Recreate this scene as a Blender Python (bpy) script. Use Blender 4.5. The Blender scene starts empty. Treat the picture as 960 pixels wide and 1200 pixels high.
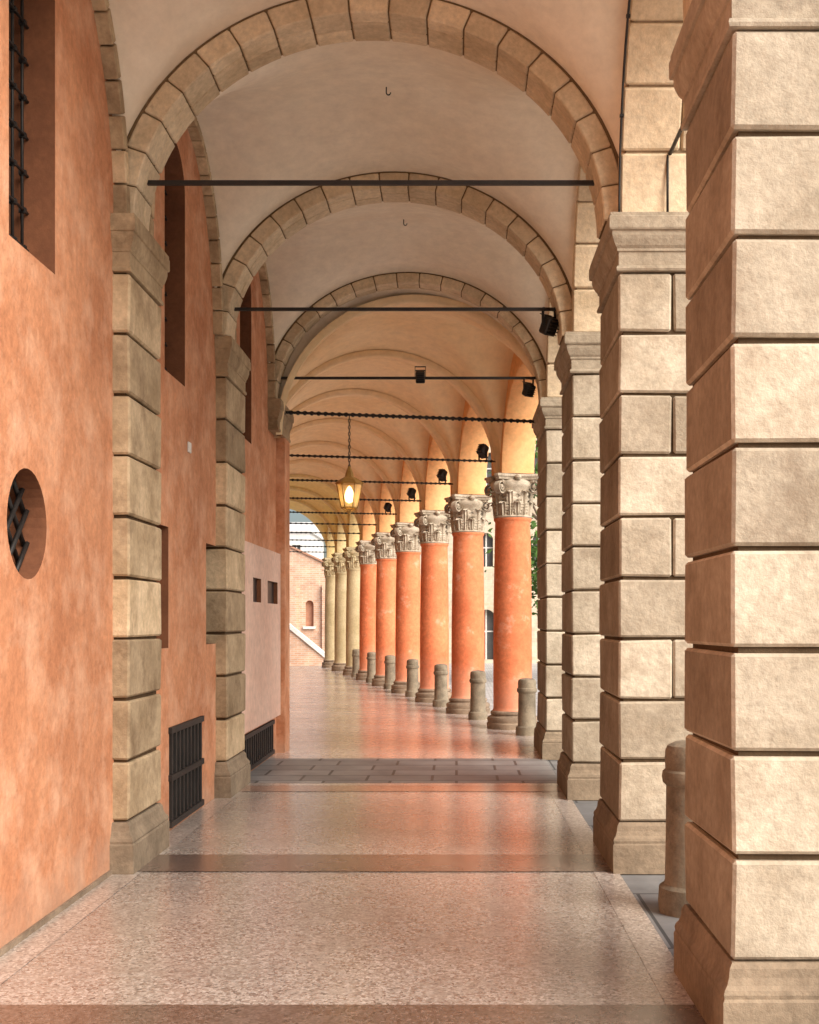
import bpy, bmesh, math, random
from mathutils import Vector, Matrix
random.seed(7)
SC = bpy.context.scene
C = SC.collection
PI = math.pi
R = math.radians
EYE = 1.5

# ------------------------------------------------------------------ materials
def nt(name):
    m = bpy.data.materials.new(name); m.use_nodes = True
    n = m.node_tree.nodes; l = m.node_tree.links
    b = n['Principled BSDF']
    return m, n, l, b

def coords(n, l, stretch=(1, 1, 1), rnd=True):
    tc = n.new('ShaderNodeTexCoord')
    mp = n.new('ShaderNodeMapping'); mp.inputs['Scale'].default_value = stretch
    if rnd:
        oi = n.new('ShaderNodeObjectInfo')
        mu = n.new('ShaderNodeMath'); mu.operation = 'MULTIPLY'; mu.inputs[1].default_value = 41.0
        l.new(oi.outputs['Random'], mu.inputs[0])
        ad = n.new('ShaderNodeVectorMath'); ad.operation = 'ADD'
        l.new(tc.outputs['Object'], ad.inputs[0]); l.new(mu.outputs[0], ad.inputs[1])
        l.new(ad.outputs[0], mp.inputs['Vector'])
    else:
        l.new(tc.outputs['Object'], mp.inputs['Vector'])
    return tc, mp

def noise(n, l, vec, scale, detail=5, rough=.6):
    t = n.new('ShaderNodeTexNoise'); t.inputs['Scale'].default_value = scale
    t.inputs['Detail'].default_value = detail; t.inputs['Roughness'].default_value = rough
    l.new(vec, t.inputs['Vector'])
    return t

def ramp(n, l, fac, stops):
    r = n.new('ShaderNodeValToRGB')
    e = r.color_ramp.elements
    while len(e) < len(stops): e.new(.5)
    for i, (p, c) in enumerate(stops):
        e[i].position = p; e[i].color = (c[0], c[1], c[2], 1)
    l.new(fac, r.inputs['Fac'])
    return r

def mixc(n, l, mode, fac, a, b):
    x = n.new('ShaderNodeMix'); x.data_type = 'RGBA'; x.blend_type = mode
    if isinstance(fac, (int, float)): x.inputs[0].default_value = fac
    else: l.new(fac, x.inputs[0])
    for s, v in ((6, a), (7, b)):
        if isinstance(v, (tuple, list)): x.inputs[s].default_value = (v[0], v[1], v[2], 1)
        else: l.new(v, x.inputs[s])
    return x.outputs[2]

def M(name, c1, c2, scale=2.0, rough=.85, bump=.3, bscale=30, tone=None, stretch=(1, 1, 1), spec=.25,
      stain=None, stain_scale=1.2, stain_pos=(.55, .75), foot=None, dist=.01, metal=0, grain=.8, streak=None):
    m, n, l, b = nt(name)
    tc, mp = coords(n, l, stretch)
    v = mp.outputs['Vector']
    a = noise(n, l, v, scale)
    col = ramp(n, l, a.outputs['Fac'], [(.32, c1), (.68, c2)]).outputs['Color']
    f = noise(n, l, v, scale * 9, 4, .7)
    fr = ramp(n, l, f.outputs['Fac'], [(.25, (.74, .74, .74)), (.75, (1.16, 1.16, 1.16))]).outputs['Color']
    col = mixc(n, l, 'MULTIPLY', grain, col, fr)
    if stain:
        s = noise(n, l, v, stain_scale, 6, .68)
        sr = ramp(n, l, s.outputs['Fac'], [(stain_pos[0], (0, 0, 0)), (stain_pos[1], (1, 1, 1))])
        col = mixc(n, l, 'MIX', sr.outputs['Color'], col, stain)
    if streak:
        mp2 = n.new('ShaderNodeMapping'); mp2.inputs['Scale'].default_value = (4.5, 4.5, .45)
        l.new(v, mp2.inputs['Vector'])
        s = noise(n, l, mp2.outputs['Vector'], 1.6, 6, .7)
        sr = ramp(n, l, s.outputs['Fac'], [(.52, (0, 0, 0)), (.9, (.6, .6, .6))])
        col = mixc(n, l, 'MIX', sr.outputs['Color'], col, streak)
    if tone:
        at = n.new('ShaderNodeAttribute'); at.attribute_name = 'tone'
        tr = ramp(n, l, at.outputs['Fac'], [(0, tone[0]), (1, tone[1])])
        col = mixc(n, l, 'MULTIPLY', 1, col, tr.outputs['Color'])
    if foot:
        g = n.new('ShaderNodeNewGeometry'); sx = n.new('ShaderNodeSeparateXYZ')
        l.new(g.outputs['Position'], sx.inputs[0])
        w = noise(n, l, v, 2.5, 5, .6)
        ma = n.new('ShaderNodeMath'); ma.operation = 'MULTIPLY_ADD'; ma.inputs[1].default_value = -1.1
        l.new(w.outputs['Fac'], ma.inputs[0]); l.new(sx.outputs['Z'], ma.inputs[2])
        mr = n.new('ShaderNodeMapRange'); mr.inputs[1].default_value = -.55; mr.inputs[2].default_value = foot[1]
        mr.inputs[3].default_value = foot[2]; mr.inputs[4].default_value = 0
        l.new(ma.outputs[0], mr.inputs[0])
        col = mixc(n, l, 'MIX', mr.outputs[0], col, foot[0])
    l.new(col, b.inputs['Base Color'])
    b.inputs['Roughness'].default_value = rough; b.inputs['Metallic'].default_value = metal
    b.inputs['Specular IOR Level'].default_value = spec
    if bump:
        bn = noise(n, l, v, bscale, 5, .68)
        bp = n.new('ShaderNodeBump'); bp.inputs['Strength'].default_value = bump; bp.inputs['Distance'].default_value = dist
        l.new(bn.outputs['Fac'], bp.inputs['Height']); l.new(bp.outputs['Normal'], b.inputs['Normal'])
    return m

def terrazzo(name, stops, vscale, rough, mul=(1, 1, 1)):
    m, n, l, b = nt(name)
    tc, mp = coords(n, l, rnd=False)
    v = mp.outputs['Vector']
    wn_ = noise(n, l, v, 25, 2, .5)
    wv = n.new('ShaderNodeVectorMath'); wv.operation = 'MULTIPLY_ADD'; wv.inputs[1].default_value = (.03, .03, .03)
    l.new(wn_.outputs['Color'], wv.inputs[0]); l.new(v, wv.inputs[2])
    vo = n.new('ShaderNodeTexVoronoi'); vo.inputs['Scale'].default_value = vscale
    l.new(wv.outputs[0], vo.inputs['Vector'])
    sp = n.new('ShaderNodeSeparateColor'); l.new(vo.outputs['Color'], sp.inputs[0])
    col = ramp(n, l, sp.outputs[0], stops)
    col.color_ramp.interpolation = 'CONSTANT'
    c = col.outputs['Color']
    v2 = n.new('ShaderNodeTexVoronoi'); v2.inputs['Scale'].default_value = vscale * 2.0
    l.new(wv.outputs[0], v2.inputs['Vector'])
    s2 = n.new('ShaderNodeSeparateColor'); l.new(v2.outputs['Color'], s2.inputs[0])
    c2 = ramp(n, l, s2.outputs[1], [(0, (.66, .66, .66)), (1, (1.28, 1.28, 1.28))])
    c = mixc(n, l, 'MULTIPLY', .8, c, c2.outputs['Color'])
    big = noise(n, l, v, .9, 6, .65)
    br = ramp(n, l, big.outputs['Fac'], [(.3, (.82, .80, .79)), (.7, (1.12, 1.11, 1.10))])
    c = mixc(n, l, 'MULTIPLY', 1, c, br.outputs['Color'])
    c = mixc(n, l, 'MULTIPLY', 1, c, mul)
    l.new(c, b.inputs['Base Color'])
    rn = noise(n, l, v, 2.2, 6, .7)
    mr = n.new('ShaderNodeMapRange'); mr.inputs[3].default_value = rough - .06; mr.inputs[4].default_value = rough + .10
    l.new(rn.outputs['Fac'], mr.inputs[0]); l.new(mr.outputs[0], b.inputs['Roughness'])
    b.inputs['Specular IOR Level'].default_value = .8
    b.inputs['Coat Weight'].default_value = .7; b.inputs['Coat Roughness'].default_value = .22
    bn = noise(n, l, v, 7, 4, .6)
    bp = n.new('ShaderNodeBump'); bp.inputs['Strength'].default_value = .14; bp.inputs['Distance'].default_value = .008
    l.new(bn.outputs['Fac'], bp.inputs['Height']); l.new(bp.outputs['Normal'], b.inputs['Normal'])
    l.new(bp.outputs['Normal'], b.inputs['Coat Normal'])
    return m

def brickmat(name, c1, c2, mortar, bw, bh, plane='xz', ms=.012, rough=.9, off=.5, spec=.3):
    m, n, l, b = nt(name)
    tc = n.new('ShaderNodeTexCoord'); sx = n.new('ShaderNodeSeparateXYZ'); cx = n.new('ShaderNodeCombineXYZ')
    l.new(tc.outputs['Object'], sx.inputs[0])
    l.new(sx.outputs['X'], cx.inputs[0]); l.new(sx.outputs['Z' if plane == 'xz' else 'Y'], cx.inputs[1])
    t = n.new('ShaderNodeTexBrick'); t.inputs['Scale'].default_value = 1
    t.inputs['Brick Width'].default_value = bw; t.inputs['Row Height'].default_value = bh
    t.inputs['Mortar Size'].default_value = ms; t.offset = off
    t.inputs['Color1'].default_value = (*c1, 1); t.inputs['Color2'].default_value = (*c2, 1); t.inputs['Mortar'].default_value = (*mortar, 1)
    l.new(cx.outputs[0], t.inputs['Vector'])
    nn = noise(n, l, tc.outputs['Object'], 2.5, 6, .65)
    nr = ramp(n, l, nn.outputs['Fac'], [(.3, (.72, .72, .72)), (.7, (1.18, 1.18, 1.18))])
    c = mixc(n, l, 'MULTIPLY', 1, t.outputs['Color'], nr.outputs['Color'])
    l.new(c, b.inputs['Base Color']); b.inputs['Roughness'].default_value = rough
    b.inputs['Specular IOR Level'].default_value = spec
    bp = n.new('ShaderNodeBump'); bp.inputs['Strength'].default_value = .5; bp.inputs['Distance'].default_value = .01
    bp.invert = True
    l.new(t.outputs['Fac'], bp.inputs['Height']); l.new(bp.outputs['Normal'], b.inputs['Normal'])
    return m

ORANGE = M('orange_plaster', (.50, .205, .10), (.66, .305, .16), 2.0, .88, .6, 26, stain=(.80, .48, .315), stain_scale=3.2, stain_pos=(.46, .84),
           foot=((.42, .27, .19), -.25, .5), dist=.014, streak=(.38, .15, .075), grain=1)
REVEAL = M('shaded_recess_plaster', (.17, .065, .032), (.24, .095, .045), 3, .9, .3, 25)  # wall plaster darkened, shade of the recesses put into the colour
PINK = M('pale_peach_plaster', (.70, .45, .345), (.78, .55, .44), 1.4, .85, .2, 20)
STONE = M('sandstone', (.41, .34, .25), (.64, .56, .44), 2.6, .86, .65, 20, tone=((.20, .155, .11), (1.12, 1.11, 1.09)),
          stain=(.28, .205, .14), stain_scale=2.8, stain_pos=(.54, .84), dist=.014, grain=1,
          foot=((.24, .19, .135), -.15, .8))
STONEA = M('golden_sandstone', (.60, .47, .31), (.80, .67, .49), 2.6, .86, .6, 20, tone=((.20, .15, .10), (1.1, 1.08, 1.05)),
           stain=(.46, .33, .20), stain_scale=2.6, stain_pos=(.56, .84), dist=.014, grain=1)
STONEL = M('brown_sandstone', (.44, .325, .20), (.70, .55, .37), 2.6, .86, .65, 20, tone=((.16, .12, .085), (1.2, 1.17, 1.12)),
           stain=(.23, .15, .085), stain_scale=3.0, stain_pos=(.50, .78), dist=.014, grain=1)
STONEDK = M('weathered_sandstone', (.22, .17, .12), (.40, .32, .23), 3, .88, .6, 22, tone=((.5, .45, .4), (1.1, 1.08, 1.05)), dist=.014, grain=1)
VAULT = M('vault_plaster', (.84, .715, .55), (.90, .80, .65), .9, .92, .2, 18, stain=(.76, .61, .45), stain_scale=.8, stain_pos=(.52, .85), grain=.5)
VAULT2 = M('warm_vault_plaster', (.88, .64, .36), (.92, .72, .46), .9, .92, .12, 18, grain=.5)
VAULT3 = M('yellow_vault_plaster', (.87, .67, .25), (.92, .74, .36), .9, .92, .12, 18, grain=.5)
ARC = M('arcade_plaster', (.82, .40, .16), (.89, .51, .24), 1.4, .9, .2, 18)
ARCY = M('yellow_arcade_plaster', (.76, .59, .27), (.85, .69, .38), 1.4, .9, .2, 18)
COLRED = M('red_column_plaster', (.67, .18, .075), (.79, .265, .12), 1.6, .8, .35, 24, stain=(.85, .51, .37), stain_scale=3.2, stain_pos=(.58, .80),
           foot=((.77, .46, .34), .35, .5), grain=1)
COLYEL = M('yellow_column_stone', (.48, .38, .21), (.62, .51, .31), 2.5, .85, .4, 20, stain=(.34, .27, .17), stain_pos=(.58, .8))
CAPST = M('carved_pale_stone', (.40, .33, .245), (.60, .52, .41), 5, .85, .6, 45, stain=(.21, .16, .11), stain_scale=6, stain_pos=(.50, .76), grain=1)
CAPYEL = M('carved_yellow_stone', (.44, .35, .21), (.58, .48, .30), 5, .85, .4, 40)
BASEST = M('worn_base_stone', (.18, .13, .09), (.36, .27, .19), 5, .88, .6, 30, dist=.015)
BOLST = M('bollard_stone', (.18, .148, .105), (.34, .28, .20), 6, .88, .6, 35, stain=(.11, .09, .065), stain_scale=4, dist=.012)
IRON = M('black_iron', (.012, .010, .009), (.028, .023, .02), 8, .55, .2, 60, spec=.4)
DARKGL = M('dark_opening', (.012, .012, .014), (.03, .028, .026), 3, .35, .05, 20, spec=.5)
FARGL = M('grey_window', (.08, .08, .08), (.13, .125, .12), 3, .35, .05, 20, spec=.5)
WOODDK = M('brown_shutter', (.10, .045, .025), (.16, .075, .04), 4, .7, .2, 20)
PLAQ = M('white_enamel', (.72, .70, .66), (.80, .78, .74), 9, .35, 0)
SLAB = brickmat('grey_slab', (.20, .198, .195), (.31, .305, .30), (.085, .08, .076), .62, .40, 'xy', .014, .46, .37, .35)
KERB = brickmat('grey_kerb_stone', (.17, .17, .17), (.25, .245, .24), (.08, .08, .08), .5, 1.1, 'xy', .01, .7)
COBBLE = brickmat('pale_cobbles', (.48, .465, .44), (.60, .585, .555), (.34, .32, .30), .16, .12, 'xy', .014, .8)
BRICK = brickmat('pink_brick', (.64, .35, .225), (.74, .46, .32), (.68, .55, .44), .26, .075, 'xz')
BEIGE = brickmat('beige_brick', (.60, .48, .34), (.72, .60, .46), (.62, .53, .42), .42, .14, 'xz')
PALE = M('pale_render', (.74, .71, .66), (.82, .79, .75), 1.2, .9, .2, 20)
TILE = M('roof_tile', (.40, .20, .13), (.54, .30, .20), 5, .9, .5, 12)
LEAF = M('leaf_green', (.035, .085, .015), (.10, .19, .04), 4, .6, 0)
BARK = M('tree_bark', (.10, .07, .05), (.18, .13, .09), 8, .9, .6, 30)
TZ = [(0, (.385, .34, .30)), (.25, (.46, .415, .375)), (.48, (.335, .28, .24)), (.66, (.56, .515, .47)), (.82, (.27, .21, .18)), (.94, (.18, .155, .14))]
TERR = terrazzo('pink_terrazzo', TZ, 80, .25)
TERRF = terrazzo('far_glare_terrazzo', TZ, 80, .25, (1.55, 1.50, 1.50))  # paler copy of the pink terrazzo, glare of the far floor painted in
TERRB = terrazzo('brown_terrazzo', TZ, 80, .25, (.36, .285, .26))
TERRL = terrazzo('pale_terrazzo', TZ, 80, .28, (1.2, 1.2, 1.2))
TERRR = terrazzo('reddish_terrazzo', TZ, 80, .28, (.80, .58, .50))
m, n, l, b = nt('lamp_glow'); b.inputs['Emission Color'].default_value = (1, .66, .26, 1); b.inputs['Emission Strength'].default_value = 9
GLOW = m
m, n, l, b = nt('lantern_glass'); b.inputs['Base Color'].default_value = (1, .80, .42, 1); b.inputs['Roughness'].default_value = .25
b.inputs['Alpha'].default_value = .38
GLASS = m
BRASS = M('aged_brass', (.36, .20, .05), (.54, .33, .10), 10, .45, .1, 40, metal=.35)
LENS = M('floodlight_glass', (.10, .10, .11), (.16, .16, .17), 6, .15, 0, spec=.6)

# ------------------------------------------------------------------ mesh helpers
WM = {}
class MB:
    def __init__(s): s.v = []; s.f = []; s.t = []; s.sm = []
    def add(s, vs, fs, tone=.5, smooth=False, fn=None):
        o = len(s.v)
        s.v += [tuple(fn(p)) if fn else tuple(p) for p in vs]
        for f in fs:
            s.f.append([o + i for i in f]); s.t.append(tone); s.sm.append(smooth)
    def build(s, name, mat, parent=None, loc=None, rz=0, world=True):
        W = Matrix.Identity(4)
        if parent is not None: W = WM[parent.name]
        elif loc is not None: W = Matrix.Translation(loc) @ Matrix.Rotation(rz, 4, 'Z')
        vs = s.v
        if world:
            I = W.inverted(); vs = [tuple(I @ Vector(p)) for p in s.v]
        me = bpy.data.meshes.new(name); me.from_pydata(vs, [], s.f)
        bm = bmesh.new(); bm.from_mesh(me); bmesh.ops.recalc_face_normals(bm, faces=bm.faces); bm.to_mesh(me); bm.free()
        me.polygons.foreach_set('use_smooth', s.sm)
        a = me.attributes.new('tone', 'FLOAT', 'FACE'); a.data.foreach_set('value', s.t)
        me.materials.append(mat); me.update()
        o = bpy.data.objects.new(name, me); C.objects.link(o)
        if parent is not None:
            o.parent = parent; WM[o.name] = W
        else:
            if loc is not None: o.location = loc; o.rotation_euler = (0, 0, rz)
            WM[o.name] = W
        return o

def tag(o, label=None, cat=None, group=None, kind=None):
    if label: o['label'] = label
    if cat: o['category'] = cat
    if group: o['group'] = group
    if kind: o['kind'] = kind
    return o
def thing(name, loc, label, cat, group=None, rz=0):
    o = bpy.data.objects.new(name, None); C.objects.link(o)
    o.location = loc; o.rotation_euler = (0, 0, rz); o.empty_display_size = .2
    WM[o.name] = Matrix.Translation(loc) @ Matrix.Rotation(rz, 4, 'Z')
    return tag(o, label, cat, group)
def copy_tree(o, parent=None):
    c = o.copy(); C.objects.link(c)
    if parent: c.parent = parent
    for ch in [x for x in bpy.data.objects if x.parent == o]: copy_tree(ch, c)
    return c

def cblock(mb, x0, x1, y0, y1, z0, z1, b, tone=.5, jit=0, fn=None, west_shade=None):
    lo = (x0, y0, z0); hi = (x1, y1, z1)
    vs = []; idx = {}
    for sx in (0, 1):
        for sy in (0, 1):
            for sz in (0, 1):
                sg = (sx, sy, sz)
                j = [random.uniform(-jit, jit) for _ in range(3)]
                for a in range(3):
                    p = []
                    for c in range(3):
                        val = hi[c] if sg[c] else lo[c]
                        if c != a: val += -b if sg[c] else b
                        p.append(val + j[c])
                    idx[(sg, a)] = len(vs); vs.append(p)
    fs = []
    for a in range(3):
        o = [c for c in range(3) if c != a]
        for s in (0, 1):
            q = []
            for (p, r) in ((0, 0), (1, 0), (1, 1), (0, 1)):
                sg = [0, 0, 0]; sg[a] = s; sg[o[0]] = p; sg[o[1]] = r
                q.append(idx[(tuple(sg), a)])
            fs.append(q)
    for c in range(3):
        a, d = [k for k in range(3) if k != c]
        for s in (0, 1):
            for t in (0, 1):
                s0 = [0, 0, 0]; s0[a] = s; s0[d] = t; s1 = list(s0); s1[c] = 1
                fs.append([idx[(tuple(s0), a)], idx[(tuple(s1), a)], idx[(tuple(s1), d)], idx[(tuple(s0), d)]])
    for k in [(a, b_, c) for a in (0, 1) for b_ in (0, 1) for c in (0, 1)]:
        fs.append([idx[(k, 0)], idx[(k, 1)], idx[(k, 2)]])
    mb.add(vs, fs, tone, False, fn)
    if west_shade is not None: mb.t[-len(fs)] = west_shade  # one face toned darker, shade painted into its colour

def arcblock(mb, s0, s1, y0, y1, r0, r1, b, bs, tone, fn, seg=5):
    def ring(s, ins):
        a0, a1, c0, c1 = y0 + ins, y1 - ins, r0 + ins, r1 - ins
        return [(s, a0 + b, c0), (s, a1 - b, c0), (s, a1, c0 + b), (s, a1, c1 - b), (s, a1 - b, c1), (s, a0 + b, c1), (s, a0, c1 - b), (s, a0, c0 + b)]
    rings = [ring(s0, b * .9)] + [ring(s0 + bs + (s1 - s0 - 2 * bs) * i / seg, 0) for i in range(seg + 1)] + [ring(s1, b * .9)]
    vs = sum(rings, []); fs = []
    for i in range(len(rings) - 1):
        for k in range(8): fs.append((i * 8 + k, i * 8 + (k + 1) % 8, i * 8 + 8 + (k + 1) % 8, i * 8 + 8 + k))
    e = (len(rings) - 1) * 8
    fs += [tuple(range(8)), tuple(range(e, e + 8))]
    mb.add(vs, fs, tone, False, fn)

def box(mb, x0, x1, y0, y1, z0, z1, tone=.5, fn=None):
    vs = [(x, y, z) for x in (x0, x1) for y in (y0, y1) for z in (z0, z1)]
    mb.add(vs, [(0, 1, 3, 2), (4, 6, 7, 5), (0, 4, 5, 1), (2, 3, 7, 6), (0, 2, 6, 4), (1, 5, 7, 3)], tone, False, fn)

def rect_lathe(mb, x0, x1, y0, y1, prof, tone=.5):
    vs = []; fs = []
    for (o, z) in prof:
        vs += [(x0 - o, y0 - o, z), (x1 + o, y0 - o, z), (x1 + o, y1 + o, z), (x0 - o, y1 + o, z)]
    for i in range(len(prof) - 1):
        for k in range(4):
            a = i * 4 + k; b = i * 4 + (k + 1) % 4
            fs.append((a, b, b + 4, a + 4))
    fs.append((0, 1, 2, 3)); e = (len(prof) - 1) * 4; fs.append((e, e + 1, e + 2, e + 3))
    mb.add(vs, fs, tone)

def lathe(mb, prof, n=32, cx=0, cy=0, tone=.5, fn=None, smooth=True):
    groups = [[prof[0]]]
    for i in range(1, len(prof)):
        groups[-1].append(prof[i])
        if 0 < i < len(prof) - 1:
            a = Vector((prof[i][0] - prof[i - 1][0], prof[i][1] - prof[i - 1][1])); c = Vector((prof[i + 1][0] - prof[i][0], prof[i + 1][1] - prof[i][1]))
            if a.length > 1e-6 and c.length > 1e-6 and a.angle(c) > R(38): groups.append([prof[i]])
    for g in groups:
        vs = []; fs = []
        for (r, z) in g:
            for k in range(n):
                t = 2 * PI * k / n; vs.append((cx + max(r, .0005) * math.cos(t), cy + max(r, .0005) * math.sin(t), z))
        for i in range(len(g) - 1):
            for k in range(n):
                k2 = (k + 1) % n; fs.append((i * n + k, i * n + k2, (i + 1) * n + k2, (i + 1) * n + k))
        mb.add(vs, fs, tone, smooth, fn)

def tube(mb, pts, r, n=8, tone=.5, fn=None, smooth=True):
    pts = [Vector(p) for p in pts]; vs = []; fs = []
    for i, p in enumerate(pts):
        d = (pts[min(i + 1, len(pts) - 1)] - pts[max(i - 1, 0)]).normalized()
        up = Vector((0, 0, 1)) if abs(d.z) < .9 else Vector((1, 0, 0))
        a = d.cross(up).normalized(); b = d.cross(a)
        rr = r[i] if isinstance(r, (list, tuple)) else r
        for k in range(n):
            t = 2 * PI * k / n; vs.append(p + a * rr * math.cos(t) + b * rr * math.sin(t))
    for i in range(len(pts) - 1):
        for k in range(n):
            k2 = (k + 1) % n; fs.append((i * n + k, i * n + k2, (i + 1) * n + k2, (i + 1) * n + k))
    fs.append(tuple(range(n))); fs.append(tuple(range((len(pts) - 1) * n, len(pts) * n)))
    mb.add(vs, fs, tone, smooth, fn)

def twisted(mb, p0, p1, w, turns):
    p0 = Vector(p0); p1 = Vector(p1); d = (p1 - p0).normalized()
    a = d.cross(Vector((0, 0, 1))).normalized(); b = d.cross(a)
    N_ = int(turns * 10); vs = []; fs = []
    for i in range(N_ + 1):
        p = p0.lerp(p1, i / N_); th = 2 * PI * turns * i / N_
        for k in range(4):
            t = th + PI / 2 * k; rr = w if k % 2 == 0 else w * .62
            vs.append(p + a * rr * math.cos(t) + b * rr * math.sin(t))
    for i in range(N_):
        for k in range(4):
            k2 = (k + 1) % 4; fs.append((i * 4 + k, i * 4 + k2, i * 4 + 4 + k2, i * 4 + 4 + k))
    fs += [(0, 1, 2, 3), (N_ * 4, N_ * 4 + 1, N_ * 4 + 2, N_ * 4 + 3)]
    mb.add(vs, fs, .5, False)

def outline(h):
    k, a0, a1, z0, z1 = h[:5]
    if k == 'rect': return [(a0, z0), (a1, z0), (a1, z1), (a0, z1)]
    if k == 'arch':
        c = (a0 + a1) / 2; r = (a1 - a0) / 2; zs = z1 - r
        return [(a0, z0), (a1, z0)] + [(c + r * math.cos(PI * i / 16), zs + r * math.sin(PI * i / 16)) for i in range(17)]
    c = (a0 + a1) / 2; zc = (z0 + z1) / 2; r = (a1 - a0) / 2
    return [(c + r * math.cos(2 * PI * i / 32), zc + r * math.sin(2 * PI * i / 32)) for i in range(32)]
def wall_grid(mb, holes, a0, a1, z0, z1, fn, mbr=None):
    A = sorted({a0, a1, *[h[1] for h in holes], *[h[2] for h in holes]}); Z = sorted({z0, z1, *[h[3] for h in holes], *[h[4] for h in holes]})
    for i in range(len(A) - 1):
        for j in range(len(Z) - 1):
            ca = (A[i] + A[i + 1]) / 2; cz = (Z[j] + Z[j + 1]) / 2
            if any(h[1] < ca < h[2] and h[3] < cz < h[4] for h in holes): continue
            mb.add([(A[i], 0, Z[j]), (A[i + 1], 0, Z[j]), (A[i + 1], 0, Z[j + 1]), (A[i], 0, Z[j + 1])], [(0, 1, 2, 3)], .5, False, fn)
    for h in holes:
        ol = outline(h); K = len(ol); d = h[5]
        vs = [(a, 0, z) for a, z in ol] + [(a, d, z) for a, z in ol]
        (mbr or mb).add(vs, [(i, (i + 1) % K, K + (i + 1) % K, K + i) for i in range(K)], .5, False, fn)
        if h[0] == 'arch':
            arc = ol[2:]
            mb.add([(h[2], 0, h[4])] + [(a, 0, z) for a, z in arc[:9]], [tuple(range(10))], .5, False, fn)
            mb.add([(h[1], 0, h[4])] + [(a, 0, z) for a, z in arc[8:]], [tuple(range(10))], .5, False, fn)
        if h[0] == 'round':
            c = (h[1] + h[2]) / 2; zc = (h[3] + h[4]) / 2; r = (h[2] - h[1]) / 2
            sq = []
            for (a, z) in ol:
                k = r / max(abs(a - c), abs(z - zc)); sq.append((c + (a - c) * k, zc + (z - zc) * k))
            mb.add([(a, 0, z) for a, z in ol] + [(a, 0, z) for a, z in sq], [(i, (i + 1) % K, K + (i + 1) % K, K + i) for i in range(K)], .5, False, fn)
def panel(h, fn, depth):
    mb = MB(); ol = outline(h); mb.add([(a, depth, z) for a, z in ol], [tuple(range(len(ol)))], .5, False, fn); return mb

# ------------------------------------------------------------------ layout
N = [4.2 + 2.92 * k for k in range(4)]
PD = .97
XW, XP, XR = -2.05, -1.95, .97
SPR = 3.92
CX = -.53
AW = 1.42
P0 = Vector((.79, 16.8, 0)); STEP = Vector((-.6, 2.75, 0)); LC = STEP.length
RZ = math.atan2(.6, 2.75)
RT = Vector((math.cos(RZ), math.sin(RZ), 0)); FW = Vector((-math.sin(RZ), math.cos(RZ), 0))
def P(k): return P0 + STEP * k
UW = -3.46

# ------------------------------------------------------------------ ground & paving
mb = MB(); mb.add([(-900, -900, -.12), (900, -900, -.12), (900, 900, -.12), (-900, 900, -.12)], [(0, 1, 2, 3)])
tag(mb.build('ground', COBBLE), kind='structure')
mb = MB(); box(mb, XW - .3, XR, -6, 13.9, -.2, 0)
tag(mb.build('pavement', TERR), kind='structure')
mb = MB(); box(mb, XR + .002, 2.3, -6, 13.9, -.2, -.006)
tag(mb.build('kerb', KERB), kind='structure')
mb = MB()
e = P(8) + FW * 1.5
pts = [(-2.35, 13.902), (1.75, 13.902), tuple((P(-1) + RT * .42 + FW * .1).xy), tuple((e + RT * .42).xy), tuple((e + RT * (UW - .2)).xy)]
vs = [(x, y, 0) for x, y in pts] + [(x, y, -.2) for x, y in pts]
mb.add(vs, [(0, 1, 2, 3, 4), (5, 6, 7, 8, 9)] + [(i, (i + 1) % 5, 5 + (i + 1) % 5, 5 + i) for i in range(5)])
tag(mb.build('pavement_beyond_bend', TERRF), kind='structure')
def sheet(name, x0, x1, y0, y1, z, mat):
    q = MB(); q.add([(x0, y0, z), (x1, y0, z), (x1, y1, z), (x0, y1, z)], [(0, 1, 2, 3)]); return tag(q.build(name, mat), kind='structure')
sheet('pavement_edge_strip', .82, XR - .002, -4, 10.5, .002, TERRL)
sheet('pavement_edge_strip', XW + .004, -1.88, -4, 10.5, .002, TERRL)
sheet('pavement_dark_band', XW + .005, XR - .003, N[1] + .02, N[1] + .54, .004, TERRB)
sheet('pavement_dark_band', XW + .005, XR - .003, N[0] + .02, N[0] + .46, .004, TERRB)
sheet('pavement_reddish_band', XW + .005, XR - .003, 10.5, 10.88, .003, TERRR)
sheet('pavement_pale_band', XW + .005, XR - .003, 10.885, 11.04, .003, TERRL)
sheet('stone_slab_pavement', XW + .005, XR - .003, 11.045, 13.02, .004, SLAB)
sheet('pavement_glare_section', XW + .005, XR - .003, 13.025, 13.895, .003, TERRF)  # same terrazzo, lightened for the painted glare

# ------------------------------------------------------------------ left wall
wall = thing('plaster_wall', (XW, 5, 0), 'long orange plaster wall on the left with barred windows, round window and floor grates', 'wall')
wf = lambda p: (XW - p[1], p[0], p[2])
WIN = [('arch', N[k] + 1.27, N[k] + 1.90, 3.27, 5.0, .30) for k in range(3)]
RND = ('round', 5.71 - .265, 5.71 + .265, 1.965 - .265, 1.965 + .265, .24)
NIC = [('rect', 8.02, 8.50, 1.31, 2.17, .22), ('rect', 9.78, 10.22, 1.31, 2.14, .22)]
GR1 = ('rect', 8.52, 9.57, .03, .735, .14)
GR2 = ('rect', 11.15, 13.3, .03, .40, .14)
SW = [('rect', 11.72, 12.2, 1.69, 1.93, .1), ('rect', 12.62, 13.32, 1.69, 1.93, .1)]
mb = MB(); mr = MB()
wall_grid(mb, WIN + [RND] + NIC + [GR1, GR2], -5, 13.9, 0, 5.9, wf, mr)
mb.build('wall_face', ORANGE, wall)
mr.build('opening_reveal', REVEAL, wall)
q = MB(); box(q, XW - .02, XW + .015, -5, N[1], 0, .03); q.build('skirting', BASEST, wall)
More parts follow.
